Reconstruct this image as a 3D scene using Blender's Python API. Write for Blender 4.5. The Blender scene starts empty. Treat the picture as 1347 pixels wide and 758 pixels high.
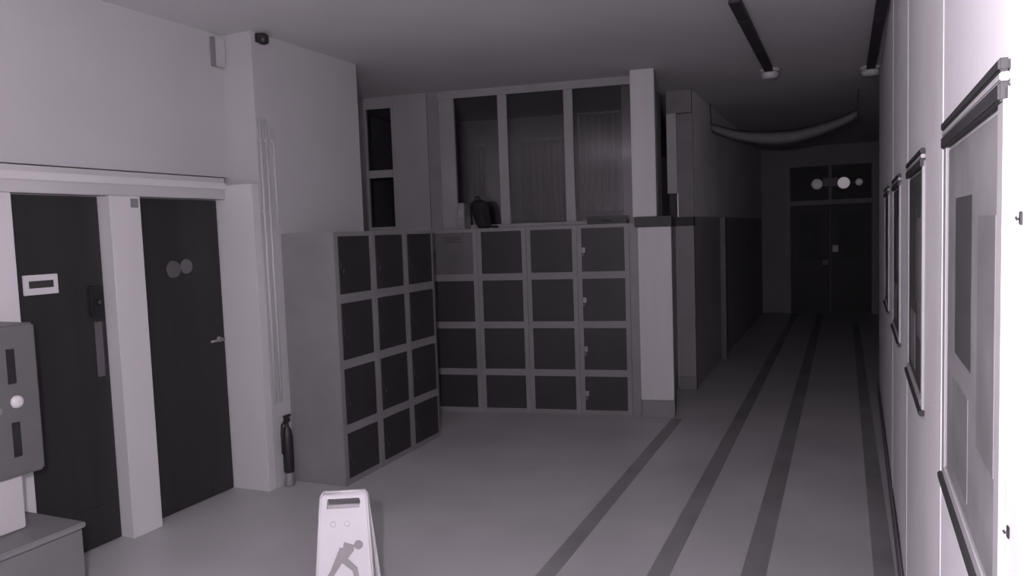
import bpy, bmesh, math, random
from mathutils import Matrix, Vector, Euler
random.seed(4)
S = bpy.context.scene
COL = S.collection
R = math.radians

# ------------------------------------------------------------------ camera
cd = bpy.data.cameras.new('camera'); cam = bpy.data.objects.new('camera', cd); COL.objects.link(cam)
F_PX = 1000.0
cd.sensor_fit = 'HORIZONTAL'; cd.sensor_width = 36.0; cd.lens = F_PX / 1347 * 36.0
cd.clip_start = 0.02; cd.clip_end = 100
def _axes(vp=(1110, 290), hs=-0.035):
    ray = lambda p: Vector((p[0] - 673.5, -(p[1] - 379), -F_PX))
    y = ray(vp).normalized(); r2 = ray((vp[0] - 1000, vp[1] - 1000 * hs))
    z = r2.cross(y).normalized()
    if z.y < 0: z = -z
    return y.cross(z), y, z
ax, ay, az = _axes()
m = Matrix((ax, ay, az)).to_4x4()
m.translation = (0, 0, 1.8)
cam.matrix_world = m
S.camera = cam

# ------------------------------------------------------------------ world, lamp, exposure
w = bpy.data.worlds.new('world'); S.world = w; w.use_nodes = True
w.node_tree.nodes['Background'].inputs[0].default_value = (0.010, 0.008, 0.010, 1)
w.node_tree.nodes['Background'].inputs[1].default_value = 0.5
# infra-red lamp of the wall-mounted surveillance camera
ld = bpy.data.lights.new('infrared_lamp', 'POINT'); ld.energy = 350; ld.color = (0.985, 0.865, 1.0); ld.shadow_soft_size = 0.05
lo = bpy.data.objects.new('infrared_lamp', ld); COL.objects.link(lo); lo.location = (-0.22, -0.08, 1.98)
S.view_settings.view_transform = 'Standard'; S.view_settings.look = 'None'
S.view_settings.exposure = 0.0; S.view_settings.gamma = 1.0; S.view_settings.use_curve_mapping = False

# ------------------------------------------------------------------ materials
def mat(name, g, rough=0.6, var=0.12, scale=3.0, bump=0.0, metal=0.0, spec=0.35, streak=None):
    M = bpy.data.materials.new(name); M.use_nodes = True
    nt = M.node_tree; b = nt.nodes['Principled BSDF']
    tc = nt.nodes.new('ShaderNodeTexCoord'); mp = nt.nodes.new('ShaderNodeMapping')
    if streak: mp.inputs['Scale'].default_value = streak
    nz = nt.nodes.new('ShaderNodeTexNoise'); nz.inputs['Scale'].default_value = scale; nz.inputs['Detail'].default_value = 5
    cr = nt.nodes.new('ShaderNodeValToRGB')
    cr.color_ramp.elements[0].position = 0.3; cr.color_ramp.elements[1].position = 0.7
    a, c = g * (1 - var), min(1, g * (1 + var))
    cr.color_ramp.elements[0].color = (a, a, a, 1); cr.color_ramp.elements[1].color = (c, c, c, 1)
    L = nt.links.new
    L(tc.outputs['Object'], mp.inputs['Vector']); L(mp.outputs[0], nz.inputs['Vector'])
    L(nz.outputs['Fac'], cr.inputs[0]); L(cr.outputs[0], b.inputs['Base Color'])
    b.inputs['Roughness'].default_value = rough; b.inputs['Metallic'].default_value = metal
    b.inputs['Specular IOR Level'].default_value = spec
    if bump:
        bp = nt.nodes.new('ShaderNodeBump'); bp.inputs['Strength'].default_value = bump; bp.inputs['Distance'].default_value = 0.01
        n2 = nt.nodes.new('ShaderNodeTexNoise'); n2.inputs['Scale'].default_value = scale * 12
        L(tc.outputs['Object'], n2.inputs['Vector']); L(n2.outputs['Fac'], bp.inputs['Height']); L(bp.outputs[0], b.inputs['Normal'])
    return M
def glass(name, tint, gloss=0.12):
    M = bpy.data.materials.new(name); M.use_nodes = True
    nt = M.node_tree; nt.nodes.clear()
    o = nt.nodes.new('ShaderNodeOutputMaterial'); mx = nt.nodes.new('ShaderNodeMixShader')
    t = nt.nodes.new('ShaderNodeBsdfTransparent'); gl = nt.nodes.new('ShaderNodeBsdfGlossy')
    nz = nt.nodes.new('ShaderNodeTexNoise'); nz.inputs['Scale'].default_value = 2.0
    mr = nt.nodes.new('ShaderNodeMapRange'); mr.inputs['To Min'].default_value = 0.05; mr.inputs['To Max'].default_value = 0.16
    nt.links.new(nz.outputs['Fac'], mr.inputs['Value']); nt.links.new(mr.outputs[0], gl.inputs['Roughness'])
    t.inputs[0].default_value = (tint, tint, tint, 1)
    mx.inputs[0].default_value = gloss
    nt.links.new(t.outputs[0], mx.inputs[1]); nt.links.new(gl.outputs[0], mx.inputs[2]); nt.links.new(mx.outputs[0], o.inputs[0])
    return M
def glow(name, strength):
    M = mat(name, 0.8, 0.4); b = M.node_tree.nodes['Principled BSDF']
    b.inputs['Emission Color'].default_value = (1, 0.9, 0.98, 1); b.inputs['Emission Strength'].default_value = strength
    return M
M = dict(
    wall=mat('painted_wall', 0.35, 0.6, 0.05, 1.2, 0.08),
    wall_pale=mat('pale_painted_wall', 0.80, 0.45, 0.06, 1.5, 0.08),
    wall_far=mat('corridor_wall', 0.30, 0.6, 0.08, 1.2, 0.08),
    wall_side=mat('corridor_upper_wall', 0.82, 0.6, 0.08, 1.2, 0.08),
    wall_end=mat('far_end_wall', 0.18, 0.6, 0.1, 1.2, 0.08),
    dado=mat('dark_dado_paint', 0.34, 0.5, 0.1, 1.5),
    ceiling=mat('ceiling_paint', 0.50, 0.7, 0.06, 0.8, 0.05),
    floor=mat('polished_floor', 0.385, 0.38, 0.10, 1.3, 0.03, spec=0.4),
    inlay=mat('dark_floor_inlay', 0.20, 0.45, 0.2, 2.0),
    trim=mat('gloss_trim_paint', 0.45, 0.4, 0.05, 2.0, streak=(1, 1, 0.2)),
    header=mat('header_paint', 0.36, 0.5, 0.05, 2.0),
    door=mat('dark_door_veneer', 0.021, 0.5, 0.15, 2.0, spec=0.25, streak=(6, 6, 0.4)),
    lframe=mat('locker_frame_metal', 0.165, 0.5, 0.10, 3.0),
    ldoor=mat('locker_door_paint', 0.023, 0.5, 0.15, 3.0, spec=0.28),
    ldoor_pale=mat('pale_locker_door_paint', 0.085, 0.5, 0.12, 3.0),
    latch=mat('latch_metal', 0.22, 0.35, 0.1, 8.0, metal=0.3),
    column=mat('column_paint', 0.40, 0.5, 0.06, 2.0, streak=(3, 3, 0.3)),
    post=mat('screen_frame_paint', 0.215, 0.5, 0.08, 2.0),
    plinth=mat('plinth_vinyl', 0.16, 0.5, 0.1, 3.0),
    black=mat('black_plastic', 0.015, 0.5, 0.3, 6.0),
    fabric=mat('black_fabric', 0.012, 0.9, 0.3, 20.0, 0.3),
    curtain=mat('curtain_cloth', 0.16, 0.9, 0.2, 3.0, streak=(8, 8, 0.5)),
    dark=mat('dark_board', 0.03, 0.6, 0.2, 3.0),
    boxgrey=mat('enamelled_grey_metal', 0.095, 0.45, 0.08, 4.0),
    white=mat('white_plastic', 0.45, 0.4, 0.05, 5.0),
    pale=mat('pale_plastic', 0.45, 0.45, 0.05, 5.0),
    pictogram=mat('printed_grey_ink', 0.20, 0.6, 0.1, 10.0),
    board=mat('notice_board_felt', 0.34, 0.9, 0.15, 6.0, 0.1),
    sheet=mat('dark_paper', 0.10, 0.8, 0.15, 6.0),
    sheet2=mat('grey_paper', 0.26, 0.8, 0.15, 6.0),
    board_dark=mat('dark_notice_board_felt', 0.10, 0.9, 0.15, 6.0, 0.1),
    faint=mat('faint_grey_plastic', 0.075, 0.5, 0.1, 6.0),
    banner=mat('banner_cloth', 0.16, 0.9, 0.1, 4.0),
    pane=glass('dark_window_glass', 0.72, 0.06),
    pane_clear=glass('display_case_glass', 0.92, 0.05),
    lens=glow('bright_reflection_glow', 0.20), glint_dim=glow('dim_reflection_glow', 0.04),  # emission imitates infrared reflections at the far doors, not lit lamps
    kick=mat('low_box_paint', 0.13, 0.5, 0.1, 3.0),
)

# ------------------------------------------------------------------ helpers
def bm_box(bm, lo, hi):
    vs = [bm.verts.new((x, y, z)) for z in (lo[2], hi[2]) for y in (lo[1], hi[1]) for x in (lo[0], hi[0])]
    for f in ((0, 2, 3, 1), (4, 5, 7, 6), (0, 1, 5, 4), (1, 3, 7, 5), (3, 2, 6, 7), (2, 0, 4, 6)):
        bm.faces.new([vs[i] for i in f])
def bm_prism(bm, pts, y0, y1):          # outline in local x,z extruded along y
    a = [bm.verts.new((x, y0, z)) for x, z in pts]; b = [bm.verts.new((x, y1, z)) for x, z in pts]
    n = len(pts)
    bm.faces.new(a); bm.faces.new(b[::-1])
    for i in range(n): bm.faces.new((a[i], b[i], b[(i + 1) % n], a[(i + 1) % n]))
def bm_lathe(bm, prof, n=20, c=(0, 0, 0), axis='z'):
    rings = []
    for r, h in prof:
        ring = []
        for k in range(n):
            t = 2 * math.pi * k / n; x, y = r * math.cos(t), r * math.sin(t)
            p = (x, y, h) if axis == 'z' else ((h, x, y) if axis == 'x' else (x, -h, y))
            ring.append(bm.verts.new((p[0] + c[0], p[1] + c[1], p[2] + c[2])))
        rings.append(ring)
    for a, b in zip(rings, rings[1:]):
        for k in range(n): bm.faces.new((a[k], a[(k + 1) % n], b[(k + 1) % n], b[k]))
    bm.faces.new(rings[0][::-1]); bm.faces.new(rings[-1])
def bm_tube(bm, pts, r, n=10):
    pts = [Vector(p) for p in pts]; rings = []
    for i, p in enumerate(pts):
        d = (pts[min(i + 1, len(pts) - 1)] - pts[max(i - 1, 0)]).normalized()
        up = Vector((0, 0, 1)) if abs(d.z) < 0.9 else Vector((1, 0, 0))
        s = d.cross(up).normalized(); t = s.cross(d)
        rings.append([bm.verts.new(p + r * (math.cos(2 * math.pi * k / n) * s + math.sin(2 * math.pi * k / n) * t)) for k in range(n)])
    for a, b in zip(rings, rings[1:]):
        for k in range(n): bm.faces.new((a[k], a[(k + 1) % n], b[(k + 1) % n], b[k]))
    bm.faces.new(rings[0][::-1]); bm.faces.new(rings[-1])
def finish(name, bm, material, parent=None, bevel=0.0, smooth=False):
    bmesh.ops.recalc_face_normals(bm, faces=bm.faces)
    if bevel: bmesh.ops.bevel(bm, geom=list(bm.edges), offset=bevel, segments=2, affect='EDGES', clamp_overlap=True)
    me = bpy.data.meshes.new(name); bm.to_mesh(me); bm.free()
    me.materials.append(M[material])
    if smooth:
        for p in me.polygons: p.use_smooth = True
    o = bpy.data.objects.new(name, me); COL.objects.link(o)
    if parent: o.parent = parent
    return o
def box(name, lo, hi, material, parent=None, bevel=0.0):
    bm = bmesh.new(); bm_box(bm, lo, hi); return finish(name, bm, material, parent, bevel)
def boxes(name, lst, material, parent=None, bevel=0.0):
    bm = bmesh.new()
    for lo, hi in lst: bm_box(bm, lo, hi)
    return finish(name, bm, material, parent, bevel)
def tag(o, label, cat, group=None, kind=None):
    o['label'] = label; o['category'] = cat
    if group: o['group'] = group
    if kind: o['kind'] = kind
    return o
def empty(name, loc, rz=0.0):
    o = bpy.data.objects.new(name, None); COL.objects.link(o); o.location = loc; o.rotation_euler = (0, 0, rz)
    o.empty_display_size = 0.1
    return o
def struct(o, label, cat): return tag(o, label, cat, kind='structure')

H = 3.26                      # ceiling height
XL = -4.05                    # wall with the two dark doors
XP = -3.78                    # face of the pier beyond the doors
# frame of the locker screen at the back: u runs to the left from its right corner, v backwards
BA = R(9.0); B0 = Vector((-1.49, 7.08, 0)); EX = Vector((math.cos(BA), math.sin(BA), 0)); EY = Vector((-math.sin(BA), math.cos(BA), 0))
def back(u, v=0.0, z=0.0): return B0 - EX * u + EY * v + Vector((0, 0, z))
# frame of the right-hand wall
RA = -math.atan(0.015); RO = Vector((0.20, 0, 0))

# ------------------------------------------------------------------ the setting
fl = struct(box('floor', (-5.2, -3.2, -0.1), (1.6, 16.2, 0), 'floor'), 'smooth grey corridor floor with dark inlaid strips', 'floor')
for X, wd, y0, y1 in ((-1.435, 0.10, -3, 7.02), (-0.885, 0.11, -3, 15.9), (-0.43, 0.12, -3, 15.9), (0.185, 0.10, -3, 14.5)):
    n = 12
    for k in range(n):
        a = y0 + (y1 - y0) * k / n; b = y0 + (y1 - y0) * (k + 1) / n
        box('floor_strip', (X - wd / 2, a + 0.002, -0.001), (X + wd / 2, b - 0.002, 0.002), 'inlay', fl)
struct(box('ceiling', (-5.2, -3.2, H), (1.6, 16.2, H + 0.1), 'ceiling'), 'plain grey ceiling fading into the dark corridor', 'ceiling')
# left wall with the door openings
D1 = (2.65, 3.215); D2 = (3.435, 4.16); DH = 2.08
wl = struct(boxes('wall_left', [((XL - 0.25, -3.0, 0), (XL, 2.52, H)), ((XL - 0.25, 2.52, 2.26), (XL, 4.25, H)),
                                ((XL - 0.25, 2.52, 0), (XL - 0.09, 4.25, 2.26))], 'wall'), 'grey painted wall above the two dark doors', 'wall')
struct(boxes('wall_pier', [((-5.0, 4.25, 0), (XP, 5.5, H))], 'wall'), 'plain grey wall behind the left-hand lockers', 'wall')
struct(box('wall_alcove', (-5.1, 5.5, 0), (-4.95, 6.9, H), 'wall_far'), 'dark side wall of the recess beyond the left-hand lockers', 'wall')
t = struct(boxes('trim_1', [((XL - 0.085, 3.217, 0), (XL + 0.05, 3.433, 2.10))], 'trim', bevel=0.004), 'wide pale upright post between the two dark doors', 'door frame')
box('latch_plate', (XL + 0.05, 3.36, 2.03), (XL + 0.06, 3.41, 2.085), 'plinth', t, 0.002)
t = struct(box('trim_2', (XL - 0.08, 4.17, 0), (XP - 0.002, 4.248, 2.20), 'trim', bevel=0.004), 'broad pale jamb at the far side of the right dark door', 'door frame')
t = struct(box('trim_3', (XL - 0.085, 2.53, 0), (XL + 0.03, 2.645, 2.10), 'trim', bevel=0.004), 'pale jamb at the left edge of the photo beside a dark door', 'door frame')
t = struct(box('trim_4', (XL - 0.085, 2.53, 2.102), (XL + 0.03, 4.168, 2.25), 'header', bevel=0.004), 'long header board running over both dark doors', 'door frame')
box('moulding', (XL + 0.03, 2.53, 2.17), (XL + 0.045, 4.168, 2.215), 'trim', t, 0.003)
# doors
def door(name, y0, y1, label):
    e = empty(name, (XL - 0.07, 0, 0)); struct(e, label, 'door')
    box('door_leaf', (-0.015, y0 + 0.006, 0.008), (0.025, y1 - 0.006, DH - 0.004 + 0.02), 'door', e, 0.003)
    return e
d = door('door_1', *D1, 'dark door with a pale framed plaque at the left edge')
p = box('plaque', (0.026, 2.715, 1.545), (0.036, 2.915, 1.655), 'pale', d, 0.002); p['label'] = 'pale framed name plaque'
box('plaque_insert', (0.0362, 2.745, 1.582), (0.039, 2.885, 1.622), 'dark', p)
p = box('lock_case', (0.026, 3.09, 1.38), (0.075, 3.165, 1.57), 'black', d, 0.01); p['label'] = 'black lock case'
bm = bmesh.new(); bm_lathe(bm, [(0.018, 0), (0.018, 0.02), (0.012, 0.03)], 14, (0.075, 3.127, 1.47), 'x'); finish('lock_knob', bm, 'black', p, smooth=True)
box('push_plate', (0.026, 3.125, 1.02), (0.032, 3.175, 1.35), 'faint', d, 0.002)
box('kick_plate', (0.026, 2.70, 0.05), (0.031, 3.17, 0.25), 'door', d, 0.002)
d = door('door_2', *D2, 'dark door with a faint round twin pictogram beside the pier')
bm = bmesh.new(); bm_lathe(bm, [(0.058, 0), (0.058, 0.006), (0.05, 0.008)], 24, (0.026, 3.735, 1.63), 'x'); o = finish('round_sign', bm, 'faint', d); o['label'] = 'faint grey round sign'
bm = bmesh.new(); bm_lathe(bm, [(0.05, 0), (0.05, 0.006), (0.043, 0.008)], 24, (0.026, 3.845, 1.645), 'x'); finish('round_sign', bm, 'boxgrey', d)
bm = bmesh.new(); bm_lathe(bm, [(0.022, 0), (0.022, 0.008), (0.012, 0.012), (0.012, 0.05)], 16, (0.026, 4.095, 1.11), 'x')
h = finish('door_handle', bm, 'latch', d, smooth=True)
bm = bmesh.new(); bm_tube(bm, [(0.07, 4.095, 1.11), (0.075, 4.04, 1.11), (0.072, 3.98, 1.108)], 0.009); finish('lever', bm, 'latch', h, smooth=True)

# right wall, in its own slightly turned frame
wr = empty('wall_right', RO, RA); struct(wr, 'brightly lit pale wall with glazed notice cases down the right side', 'wall')
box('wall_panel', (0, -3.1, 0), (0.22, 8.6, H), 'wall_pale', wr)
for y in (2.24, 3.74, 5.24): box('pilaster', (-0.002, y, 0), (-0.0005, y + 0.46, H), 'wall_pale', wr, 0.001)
o = struct(empty('baseboard_right', RO, RA), 'dark skirting board along the bright right wall', 'skirting')
box('skirting', (-0.016, -3.0, 0), (-0.008, 8.6, 0.13), 'plinth', o, 0.003)
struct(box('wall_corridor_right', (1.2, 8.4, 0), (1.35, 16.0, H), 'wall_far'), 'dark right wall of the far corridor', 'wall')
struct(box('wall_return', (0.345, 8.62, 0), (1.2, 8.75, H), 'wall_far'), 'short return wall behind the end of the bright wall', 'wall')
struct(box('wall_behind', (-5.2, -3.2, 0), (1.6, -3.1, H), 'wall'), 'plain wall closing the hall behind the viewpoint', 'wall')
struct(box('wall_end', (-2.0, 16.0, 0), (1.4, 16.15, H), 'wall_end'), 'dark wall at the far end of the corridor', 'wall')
# corridor's left side
wc = empty('wall_corridor_left', (0, 0, 0)); struct(wc, 'grey wall with a dark lower half on the left of the far corridor', 'wall')
box('upper_wall', (-1.75, 8.46, 1.9), (-1.50, 16.0, H), 'wall_side', wc); box('dado', (-1.75, 8.46, 0), (-1.505, 16.0, 1.9), 'dado', wc)
boxes('recess_wall', [((-2.0, 7.4, 0), (-1.85, 8.46, H))], 'wall_far', wc)
o = struct(empty('trim_5', (-1.58, 8.36, 0)), 'second pale pier just beyond the white column', 'pier')
box('casing', (-0.09, 0, 0.14), (0.09, 0.09, 1.80), 'post', o, 0.004); box('plinth', (-0.095, -0.006, 0), (0.095, 0.09, 0.139), 'plinth', o, 0.003)
box('upper_post', (-0.19, 0.02, 2.16), (-0.085, 0.08, 3.02), 'header', o, 0.003); box('cap', (-0.19, -0.01, 1.80), (0.09, 0.09, 1.90), 'dark', o, 0.003)
box('end_board', (-0.083, 0.075, 1.902), (0.082, 0.098, 3.018), 'plinth', o); box('neck', (-0.17, 0.02, 1.90), (-0.10, 0.08, 2.16), 'dark', o); box('head', (-0.19, 0.02, 3.02), (0.08, 0.09, H), 'lframe', o)
o = struct(box('trim_6', (-1.52, 10.38, 0), (-1.44, 10.48, 1.9), 'boxgrey', bevel=0.004), 'thin pale door post far down the corridor', 'door frame')
# far double doors with transom
e = empty('door_3', (-0.21, 15.93, 0)); struct(e, 'dark double doors with a transom at the far end of the corridor', 'door')
boxes('door_frame', [((-0.86, 0, 0), (-0.76, 0.06, 2.95)), ((0.70, 0, 0), (0.80, 0.06, 2.95)), ((-0.76, 0, 2.87), (0.70, 0.06, 2.95)), ((-0.76, 0, 2.12), (0.70, 0.06, 2.20))], 'plinth', e, 0.004)
for s in (-1, 1):
    x0, x1 = sorted((-0.03 + s * 0.006, -0.03 + s * 0.72))
    lf = box('door_leaf', (x0, 0.012, 0.01), (x1, 0.05, 2.115), 'door', e, 0.003)
    box('door_pane', (x0 + 0.16, 0.006, 1.05), (x1 - 0.16, 0.0115, 1.95), 'dark', lf)
    px = -0.03 + s * 0.09
    box('push_plate', (px - 0.05, 0.005, 1.20 if s > 0 else 0.95), (px + 0.05, 0.0115, 1.33 if s > 0 else 1.05), 'pale' if s > 0 else 'kick', lf)
for s in (-1, 1):
    x0, x1 = sorted((-0.03 + s * 0.03, -0.03 + s * 0.72))
    box('transom_pane', (x0, 0.03, 2.21), (x1, 0.04, 2.86), 'dark', e)

# ------------------------------------------------------------------ glazed screen above the back lockers
GV = 0.30
g = empty('window_1', back(0, GV), BA); struct(g, 'tall three-light glazed screen standing above the back row of lockers', 'window')
# local x = -u
def bpost(name, u0, u1, z0, z1, m_, par, v0=-0.03, v1=0.03): return box(name, (-u1, v0, z0), (-u0, v1, z1), m_, par, 0.004)
ZS = 1.885
bpost('mullion', 2.15, 2.31, ZS, 3.18, 'post', g); bpost('mullion', 1.59, 1.685, ZS, 3.18, 'post', g); bpost('mullion', 0.92, 1.01, ZS, 3.18, 'post', g)
bpost('top_rail', 0.335, 2.32, 3.18, H - 0.002, 'post', g, -0.04, 0.035); bpost('sill_rail', 0.335, 2.31, ZS - 0.035, ZS - 0.001, 'post', g, -0.02, 0.03)
for a, b in ((0.335, 0.92), (1.01, 1.59), (1.685, 2.15)): bpost('pane', a, b, ZS, 3.18, 'pane', g, -0.004, 0.004)
e = empty('window_2', back(2.85, GV), BA); struct(e, 'narrow dark two-pane window beside the grey wall end', 'window')
boxes('window_frame', [((-0.65, -0.02, 1.4), (-0.28, 0.03, H - 0.002)), ((0.0, -0.02, 1.4), (0.03, 0.03, H - 0.002)), ((-0.28, -0.02, 3.14), (0.0, 0.03, H - 0.002)), ((-0.28, -0.02, 1.4), (0.0, 0.03, 1.9)), ((-0.28, -0.02, 2.42), (0.0, 0.03, 2.50))], 'post', e, 0.004)
box('pane', (-0.28, -0.002, 1.9), (0, 0.006, 2.42), 'pane', e); box('pane', (-0.28, -0.002, 2.50), (0, 0.006, 3.14), 'pane', e)
e = empty('wall_infill', back(2.82, GV), BA); struct(e, 'pale wall strip between narrow window and glazed screen', 'wall')
box('infill_panel', (0.002, -0.02, 0), (0.37, 0.05, H), 'post', e); box('recess_strip', (0.372, 0.0, 0), (0.507, 0.05, H), 'plinth', e)
e = empty('wall_room', back(0, 0), BA); struct(e, 'dark room walls seen through the glazed screen', 'wall')
boxes('room_walls', [((-3.6, 0.5, 0), (-0.36, 0.58, 1.84)), ((-3.6, 2.4, 0), (-0.36, 2.5, H)), ((-3.7, 0.34, 0), (-3.6, 2.5, H)), ((-0.36, 0.5, 0), (-0.3, 2.5, H))], 'wall_far', e)
# curtains behind the panes
def curtain(u0, u1, z0, z1, label):
    bm = bmesh.new(); n = 40; vs = []
    for k in range(n + 1):
        u = u0 + (u1 - u0) * k / n; y = 0.025 * math.sin(k * 1.25) + 0.008 * math.sin(k * 2.9)
        vs.append([bm.verts.new((-(u - u0), y + yo, z)) for yo in (0, 0.006) for z in (z0, z1)])
    for a, b in zip(vs, vs[1:]):
        bm.faces.new((a[0], b[0], b[1], a[1])); bm.faces.new((a[2], a[3], b[3], b[2])); bm.faces.new((a[1], b[1], b[3], a[3])); bm.faces.new((a[0], a[2], b[2], b[0]))
    e = empty('curtain', back(u0, GV + 0.12), BA)
    finish('cloth', bm, 'curtain', e, smooth=True)
    bm = bmesh.new(); bm_tube(bm, [(0.02, 0, z1), (-(u1 - u0) - 0.02, 0, z1)], 0.012); finish('curtain_rod', bm, 'post', e, smooth=True)
    tag(e, label, 'curtain', 'curtains behind the glazed screen')
curtain(0.36, 0.90, 1.98, 2.95, 'grey curtain behind the right-hand light of the glazed screen, by the column')
curtain(1.03, 1.50, 1.90, 2.72, 'grey curtain behind the middle light of the glazed screen')
curtain(1.90, 2.02, 2.12, 2.70, 'narrow grey strip of curtain behind the left-hand light of the glazed screen')

# ------------------------------------------------------------------ column
c = empty('column', back(0.13, 0), BA); struct(c, 'pale column with a wide boxed-in base at the corner of the corridor', 'column')
box('shaft', (-0.20, 0.0, 1.90), (0.02, 0.28, H - 0.002), 'column', c, 0.006)
box('casing', (-0.155, -0.03, 0.165), (0.15, 0.28, 1.80), 'column', c, 0.006)
box('plinth', (-0.15, -0.035, 0), (0.155, 0.28, 0.164), 'plinth', c, 0.004)
box('cap', (-0.185, -0.04, 1.802), (0.155, 0.29, 1.90), 'dark', c, 0.006)

# ------------------------------------------------------------------ lockers
ZL = (0.0, 0.412, 0.885, 1.362, 1.845)
def locker(wd, depth, loc, rz, label, group, pale_row=None, bright_latch=False):
    e = empty('locker_column', loc, rz); tag(e, label, 'locker', group)
    box('body', (0.001, 0, 0), (wd - 0.001, depth, 1.845), 'lframe', e, 0.003)
    for r in range(4):
        z0 = ZL[r] + (0.05 if r == 0 else 0.034); z1 = ZL[r + 1] - 0.034
        d = box('door', (0.046, -0.012, z0), (wd - 0.046, -0.0005, z1), 'ldoor_pale' if pale_row == r else 'ldoor', e, 0.003)
        if pale_row == r: d['label'] = 'pale grey locker door'
        zc = (z0 + z1) / 2
        la = box('latch', (0.05, -0.022, zc - 0.025), (0.068 if not bright_latch else 0.082, -0.0125, zc + 0.025), 'latch' if bright_latch else 'dark', d, 0.003)
        bm = bmesh.new(); bm_tube(bm, [(0.062, -0.03, zc - 0.03), (0.055, -0.032, zc - 0.055), (0.068, -0.032, zc - 0.06), (0.070, -0.03, zc - 0.03)], 0.004, 6)
        finish('padlock_shackle', bm, 'latch' if bright_latch else 'dark', la)
        # louvre slits pressed in the door
        boxes('vent', [((0.16, -0.0145, z1 - 0.05 - 0.022 * k), (wd - 0.16, -0.0122, z1 - 0.044 - 0.022 * k)) for k in range(3)], 'ldoor', d)
    return e
names_l = ('locker column with four dark doors nearest the wet floor sign', 'middle of the three locker columns standing along the left wall', 'locker column at the far end of the left-hand row, in the dark corner')
yb = (4.435, 4.905, 5.375, 5.845)
for k in range(3):
    locker(yb[k + 1] - yb[k], 0.465, (-3.31, yb[k], 0), R(90), names_l[k], 'lockers along the left wall')
names_b = ('back locker column with metal padlocks, next to the white column', 'second back locker column from the white column', 'third back locker column from the white column', 'back locker column with one pale top door, in the dark corner')
for k in range(4):
    locker(0.5, 0.46, back(0.37 + 0.5 * (k + 1)), BA, names_b[k], 'lockers in the back row', 3 if k == 3 else None, k == 0)
o = struct(empty('trim_7', back(0.368), BA), 'narrow grey filler strip between back lockers and white column', 'filler strip')
box('filler_strip', (0.0, 0.0, 0), (0.082, 0.05, 1.845), 'lframe', o)

# things on top of the back lockers
b = empty('rucksack', back(1.815, 0.10, 1.8465), BA); tag(b, 'black slumped rucksack on top of the back lockers', 'bag')
bm = bmesh.new()
prof = [(0.055, 0.0), (0.075, 0.03), (0.08, 0.09), (0.085, 0.16), (0.095, 0.21), (0.08, 0.26), (0.03, 0.285)]
n = 18; rings = []
for i, (r, z) in enumerate(prof):
    off = -0.05 * (z / 0.28)
    rings.append([bm.verts.new((off + r * math.cos(2 * math.pi * k / n) * (1 + 0.1 * math.sin(3 * k + i)), 0.8 * r * math.sin(2 * math.pi * k / n), z)) for k in range(n)])
for p, q in zip(rings, rings[1:]):
    for k in range(n): bm.faces.new((p[k], p[(k + 1) % n], q[(k + 1) % n], q[k]))
bm.faces.new(rings[0][::-1]); bm.faces.new(rings[-1])
body = finish('bag_body', bm, 'fabric', b, smooth=True)
bm = bmesh.new(); bm_tube(bm, [(0.0, -0.05, 0.2), (0.03, -0.075, 0.12), (0.06, -0.075, 0.04), (0.10, -0.06, 0.013), (0.14, -0.02, 0.013)], 0.012, 8)
finish('shoulder_strap', bm, 'fabric', b, smooth=True)
bm = bmesh.new(); bm_tube(bm, [(-0.09, 0, 0.27), (-0.08, 0, 0.315), (-0.05, 0, 0.32), (-0.03, 0, 0.28)], 0.008, 8); finish('grab_loop', bm, 'fabric', b, smooth=True)
b = empty('box_file', back(2.045, 0.06, 1.8465), BA); tag(b, 'pale upright box file beside the black rucksack', 'file')
box('file_case', (-0.035, 0, 0), (0.035, 0.20, 0.26), 'lframe', b, 0.004); box('spine_label', (-0.022, -0.0025, 0.12), (0.022, -0.0002, 0.2), 'post', b)
b = empty('flat_case', back(0.58, 0.03, 1.8465), BA); tag(b, 'flat dark case lying on the back lockers next to the column', 'case')
box('case_body', (-0.19, 0, 0), (0.19, 0.22, 0.045), 'black', b, 0.006); box('case_lid', (-0.195, -0.004, 0.046), (0.195, 0.222, 0.075), 'black', b, 0.006)
bm = bmesh.new(); bm_tube(bm, [(-0.04, -0.004, 0.03), (-0.04, -0.02, 0.03), (0.04, -0.02, 0.03), (0.04, -0.004, 0.03)], 0.005, 8); finish('case_handle', bm, 'black', b)

# ------------------------------------------------------------------ wet floor sign
sg = empty('wet_floor_sign', (-2.165, 2.88, 0), R(27)); tag(sg, 'white folding wet floor sign with a slipping figure, in the foreground', 'sign')
def leaf(sgn):
    bm = bmesh.new()
    T, Hh = 0.010, 0.64
    out = [(-0.15, 0.0), (-0.135, 0.0), (-0.11, 0.05), (0.11, 0.05), (0.135, 0.0), (0.15, 0.0), (0.112, 0.60), (0.098, 0.62), (-0.098, 0.62), (-0.112, 0.60)]
    hole = [(-0.078, 0.545), (0.072, 0.545), (0.078, 0.575), (0.072, 0.59), (-0.072, 0.59), (-0.078, 0.575)]
    def loop(pts, y): return [bm.verts.new((x, y, z)) for x, z in pts]
    loops = {}
    for y in (0, T):
        o1 = loop(out, y); h1 = loop(hole, y)
        es = [bm.edges.new((o1[i], o1[(i + 1) % len(o1)])) for i in range(len(o1))] + [bm.edges.new((h1[i], h1[(i + 1) % len(h1)])) for i in range(len(h1))]
        bmesh.ops.triangle_fill(bm, use_beauty=True, use_dissolve=False, edges=es); loops[y] = (o1, h1)
    for j in (0, 1):
        a, b_ = loops[0][j], loops[T][j]
        for i in range(len(a)): bm.faces.new((a[i], a[(i + 1) % len(a)], b_[(i + 1) % len(b_)], b_[i]))
    o = finish('sign_leaf', bm, 'white', sg)
    o.location = (0, -0.13 if sgn > 0 else 0.13, 0)
    o.rotation_euler = (R(-11.5), 0, 0) if sgn > 0 else (R(11.5), 0, 0)
    return o
fr = leaf(1); bk = leaf(-1)
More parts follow.
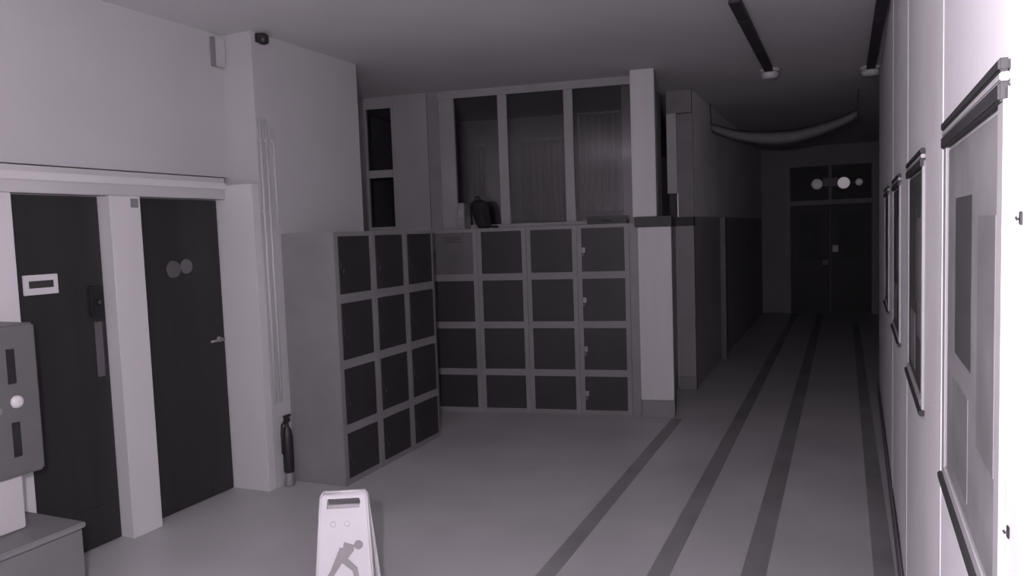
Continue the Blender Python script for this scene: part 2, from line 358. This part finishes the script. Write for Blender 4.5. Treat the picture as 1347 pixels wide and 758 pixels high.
# raised rim round the front leaf
bm = bmesh.new()
bm_tube(bm, [(-0.142, -0.002, 0.02), (-0.108, -0.002, 0.595), (-0.095, -0.002, 0.612), (0.095, -0.002, 0.612), (0.108, -0.002, 0.595), (0.142, -0.002, 0.02)], 0.006, 8)
finish('rim', bm, 'white', fr, smooth=True)
bm = bmesh.new(); lay = [0.0030]       # slipping figure
def disc(cx, cz, r, n=16): bm_prism(bm, [(cx + r * math.cos(2 * math.pi * k / n), cz + r * math.sin(2 * math.pi * k / n)) for k in range(n)], -0.0035, -0.0006)
def bar(a, b_, w0, w1):
    dx, dz = b_[0] - a[0], b_[1] - a[1]; L = math.hypot(dx, dz); nx, nz = -dz / L, dx / L
    bm_prism(bm, [(a[0] + nx * w0, a[1] + nz * w0), (b_[0] + nx * w1, b_[1] + nz * w1), (b_[0] - nx * w1, b_[1] - nz * w1), (a[0] - nx * w0, a[1] - nz * w0)], -lay[0], -0.0006); lay[0] += 0.00012
disc(0.066, 0.376, 0.021)
bar((0.045, 0.362), (-0.005, 0.375), 0.014, 0.017)     # shoulders and arm
bar((0.030, 0.365), (-0.010, 0.315), 0.020, 0.018)     # torso
bar((-0.010, 0.365), (-0.055, 0.265), 0.011, 0.009)    # trailing arm
bar((-0.010, 0.318), (0.050, 0.265), 0.016, 0.013)
bar((0.045, 0.275), (0.062, 0.200), 0.013, 0.010)      # bent leg
bar((-0.012, 0.322), (-0.070, 0.235), 0.015, 0.012)    # outstretched leg
bar((-0.065, 0.242), (-0.095, 0.222), 0.011, 0.009)
bar((-0.085, 0.180), (0.085, 0.180), 0.006, 0.006)
finish('slipping_figure', bm, 'pictogram', fr)['label'] = 'grey slipping figure pictogram'
for x in (-0.05, 0.015):
    bm = bmesh.new(); bm_lathe(bm, [(0.014, 0.0006), (0.014, 0.004), (0.009, 0.007)], 14, (x, 0, 0.475), 'y'); finish('stud', bm, 'white', fr)
bm = bmesh.new(); bm_tube(bm, [(-0.085, 0.0, 0.605), (0.085, 0.0, 0.605)], 0.009, 10); finish('hinge', bm, 'white', sg, smooth=True)

# ------------------------------------------------------------------ dispenser and low box by the left edge
e = empty('dispenser', (-4.05, 2.2, 0)); tag(e, 'grey metal dispenser with two dark slots and a round knob at the left edge', 'dispenser')
box('housing', (0.01, -0.30, 0.69), (0.35, 0.30, 1.435), 'boxgrey', e, 0.012)
for z in (1.235, 0.875): box('slot', (0.351, 0.145, z - 0.085), (0.354, 0.185, z + 0.085), 'black', e)
bm = bmesh.new(); bm_lathe(bm, [(0.032, 0), (0.032, 0.012), (0.024, 0.022), (0.010, 0.025)], 20, (0.351, 0.175, 1.06), 'x'); finish('knob', bm, 'pale', e, smooth=True)
bm = bmesh.new(); bm_lathe(bm, [(0.018, 0), (0.018, 0.008)], 20, (0.351, 0.085, 1.03), 'x'); finish('lock', bm, 'lframe', e)
box('pedestal', (0.03, -0.24, 0.425), (0.33, 0.19, 0.689), 'header', e, 0.006)
e = empty('low_box', (-4.04, 2.1, 0)); tag(e, 'low grey box seat on the floor under the dispenser', 'box')
box('case', (0.0, -0.6, 0.0), (0.52, 0.44, 0.39), 'kick', e, 0.008); box('lid', (0.0, -0.61, 0.392), (0.535, 0.45, 0.42), 'plinth', e, 0.006)

# sensor and conduit near the top of the pier
e = empty('motion_sensor', (-3.78, 4.30, 3.10)); tag(e, 'small dark motion sensor high at the ceiling corner of the pier', 'sensor')
box('bracket', (0.0005, -0.012, 0.09), (0.03, 0.03, 0.15), 'black', e, 0.003)
bm = bmesh.new(); bm_lathe(bm, [(0.02, -0.012), (0.038, 0.0), (0.038, 0.045), (0.02, 0.06)], 16, (0.055, 0.01, 0.085)); finish('sensor_head', bm, 'black', e, smooth=True)
e = empty('wall_speaker', (-4.05, 4.16, 3.03)); tag(e, 'slim wall speaker high up next to the ceiling corner', 'speaker')
box('cabinet', (0.0005, 0.0, 0.0), (0.04, 0.085, 0.20), 'wall', e, 0.006); box('grille', (0.0405, 0.01, 0.01), (0.044, 0.075, 0.19), 'header', e); box('side_bracket', (0.0005, -0.022, 0.0), (0.035, -0.001, 0.20), 'plinth', e, 0.003)
lab = ('thin pale conduit on the corner of the pier, beside the jamb', 'thin pale conduit on the pier, second from the jamb', 'thin pale conduit on the pier, third from the jamb')
for k, (y, r, z1) in enumerate(((4.275, 0.010, 2.66), (4.335, 0.010, 2.66), (4.41, 0.008, 2.60))):
    e = empty('conduit', (XP, y, 0)); tag(e, lab[k], 'pipe', 'conduits on the pier')
    bm = bmesh.new(); bm_tube(bm, [(r + 0.001, 0, 0.62 if k < 2 else 1.9), (r + 0.001, 0, z1)], r, 10); finish('pipe', bm, 'wall', e, smooth=True)
    for z in (2.0, 2.5): box('clip', (0.0005, -0.016, z), (2 * r + 0.006, 0.016, z + 0.02), 'wall', e, 0.002)
# fire extinguisher in the corner between pier and lockers
e = empty('fire_extinguisher', (-3.738, 4.34, 0)); tag(e, 'slim black fire extinguisher in the gap beside the left-hand lockers', 'extinguisher')
bm = bmesh.new(); bm_lathe(bm, [(0.034, 0.10), (0.038, 0.115), (0.038, 0.36), (0.030, 0.42), (0.016, 0.44), (0.014, 0.47)], 20); finish('cylinder', bm, 'black', e, smooth=True)
bm = bmesh.new(); bm_lathe(bm, [(0.030, 0.0), (0.038, 0.012), (0.030, 0.055), (0.026, 0.0995)], 20); finish('stand', bm, 'plinth', e, smooth=True)
box('valve', (-0.012, -0.02, 0.47), (0.012, 0.03, 0.50), 'black', e, 0.003); box('squeeze_handle', (-0.008, -0.03, 0.505), (0.008, 0.045, 0.525), 'black', e, 0.003)
bm = bmesh.new(); bm_tube(bm, [(0, -0.02, 0.485), (0.0, -0.05, 0.46), (0, -0.056, 0.40), (0, -0.056, 0.25)], 0.009, 8); finish('hose', bm, 'black', e, smooth=True)

# ------------------------------------------------------------------ notice cases on the right wall
names = ('glazed notice case on the bright wall nearest the right edge', 'second glazed notice case along the bright right wall', 'third glazed notice case along the bright right wall', 'farthest glazed notice case along the bright right wall')
for k in range(4):
    y0 = 1.30 + 1.5 * k; y1 = y0 + (0.83 if k == 0 else 0.82); z0, z1 = 1.165, 1.985
    Mx = Matrix.Translation(RO) @ Matrix.Rotation(RA, 4, 'Z')
    p = Mx @ Vector((0, y0, 0))
    e = empty('notice_case', p, RA); tag(e, names[k], 'notice case', 'notice cases on the right wall')
    wd = y1 - y0
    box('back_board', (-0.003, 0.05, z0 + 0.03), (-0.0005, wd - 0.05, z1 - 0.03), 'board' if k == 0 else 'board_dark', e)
    box('jamb', (-0.009, 0, z0), (-0.0005, 0.05, z1), 'header', e, 0.002); box('jamb', (-0.009, wd - 0.05, z0), (-0.0005, wd, z1), 'header', e, 0.002)
    box('head_rail', (-0.016, 0, z1 - 0.022), (-0.0005, wd, z1 + 0.006), 'dark', e, 0.003)
    box('head_trim', (-0.014, 0, z1 + 0.007), (-0.0005, wd, z1 + 0.020), 'header', e, 0.002)
    box('blind_rail', (-0.016, 0.0, z1 + 0.021), (-0.0005, wd, z1 + 0.040), 'dark', e, 0.003)
    box('sill', (-0.018, -0.01, z0 - 0.018), (-0.0005, wd + 0.01, z0 - 0.0005), 'dark', e, 0.003)
    box('bottom_rail', (-0.010, 0.05, z0), (-0.0005, wd - 0.05, z0 + 0.03), 'header', e, 0.003)
    box('pane', (-0.0075, 0.05, z0 + 0.03), (-0.006, wd - 0.05, z1 - 0.022), 'pane_clear', e)
    box('paper', (-0.0045, 0.36, 1.50), (-0.0031, 0.62, 1.84), 'sheet', e)
    box('paper', (-0.0045, 0.09, 1.38), (-0.0031, 0.28, 1.80), 'sheet2', e); box('paper', (-0.0045, 0.40, 1.23), (-0.0031, 0.66, 1.44), 'sheet2', e)
for (y, z, lb) in ((1.205, 1.795, 'dark wall hook beside the nearest notice case, upper one'), (1.268, 1.34, 'dark wall hook beside the nearest notice case, lower one')):
    e = empty('wall_hook', Mx @ Vector((0, y, z)), RA); tag(e, lb, 'hook', 'wall hooks')
    box('hook_plate', (-0.003, -0.006, -0.009), (-0.0005, 0.006, 0.009), 'black', e, 0.001)
    bm = bmesh.new(); bm_tube(bm, [(-0.003, 0, 0), (-0.006, 0, -0.002), (-0.0075, 0, 0.002)], 0.0016, 8); finish('hook', bm, 'black', e)

# ------------------------------------------------------------------ ceiling fittings, banner, far reflection glints
for (X, y0, y1, lb, lb2) in ((-0.64, 5.15, 7.62, 'dark cable trunking running along the middle of the ceiling', 'small pale detector at the end of the middle ceiling trunking'),
                             (0.235, 4.6, 8.05, 'dark cable trunking along the ceiling edge over the bright wall', 'small pale detector at the top of the bright wall')):
    e = empty('cable_trunking', (X, y0, H)); tag(e, lb, 'trunking', 'ceiling trunking')
    box('channel', (-0.035, 0, -0.04), (0.035, y1 - y0, -0.001), 'dark', e, 0.004); box('lid', (-0.038, 0, -0.048), (0.038, y1 - y0, -0.041), 'dark', e, 0.002)
    for q in range(2): box('joint_clip', (-0.041, 0.5 + q, -0.051), (0.041, 0.54 + q, -0.0485), 'dark', e)
    e = empty('smoke_detector', (X, y1 + 0.13, H)); tag(e, lb2, 'detector', 'ceiling detectors')
    bm = bmesh.new(); bm_lathe(bm, [(0.095, -0.001), (0.095, -0.022), (0.085, -0.03)], 24); finish('base', bm, 'white', e, smooth=True)
    bm = bmesh.new(); bm_lathe(bm, [(0.075, -0.031), (0.082, -0.05), (0.07, -0.085), (0.03, -0.095)], 24); finish('dome', bm, 'white', e, smooth=True)
e = empty('banner', (-0.66, 9.5, 0)); tag(e, 'sagging cloth banner hung across the dark corridor ceiling', 'banner')
bm = bmesh.new(); n = 32; vs = []
for k in range(n + 1):
    s = -1 + 2 * k / n; x = s * 0.80; z = 2.79 + 0.19 * abs(s) ** 2 + 0.01 * s
    tw = 0.085 * (1 - 0.35 * abs(s))
    vs.append([bm.verts.new((x, yo + 0.012 * math.sin(9 * s), z + zo)) for yo, zo in ((0, -tw), (-0.02, 0), (0, tw), (0.012, 0))])
for a, b in zip(vs, vs[1:]):
    for j in range(4): bm.faces.new((a[j], b[j], b[(j + 1) % 4], a[(j + 1) % 4]))
bm.faces.new(vs[0][::-1]); bm.faces.new(vs[-1])
finish('cloth', bm, 'banner', e, smooth=True)
for s in (-1, 1):
    bm = bmesh.new(); bm_tube(bm, [(s * 0.80, 0, 2.98 + 0.01 * s), (s * 0.815, 0, H - 0.001)], 0.006, 6); finish('cord', bm, 'dark', e)
e = empty('reflection_glints', (-0.235, 15.93, 2.50)); tag(e, 'added round glowing heads imitating infrared reflections above the far double doors', 'reflection')  # added fitting; its glow stands in for infrared light reflected at the doors
box('glint_box', (-0.13, -0.08, -0.04), (0.13, -0.002, 0.12), 'plinth', e, 0.006)
for x, mm, r, lb in ((0.50, 'glint_dim', 0.075, 'small dim side reflection glint'), (-0.235, 'glint_dim', 0.11, 'dimmer round reflection glint'), (0.235, 'lens', 0.12, 'brighter round reflection glint')):
    bm = bmesh.new(); bm_lathe(bm, [(0.05, 0.03), (r, 0.08), (r, 0.13)], 22, (x, 0, 0.01), 'y'); hd = finish('glint_head', bm, 'plinth', e, smooth=False); hd['label'] = lb
    bm = bmesh.new(); bm_lathe(bm, [(r - 0.012, 0.1305), (r - 0.03, 0.142), (0.02, 0.15)], 22, (x, 0, 0.01), 'y'); finish('lens', bm, mm, hd, smooth=True)  # glowing disc paints a reflected glint, no lamp
    bm = bmesh.new(); bm_tube(bm, [(0.12 * (1 if x > 0 else -1), -0.04, 0.02), (x * 0.85, -0.045, 0.01)], 0.015, 8); finish('glint_arm', bm, 'plinth', hd)
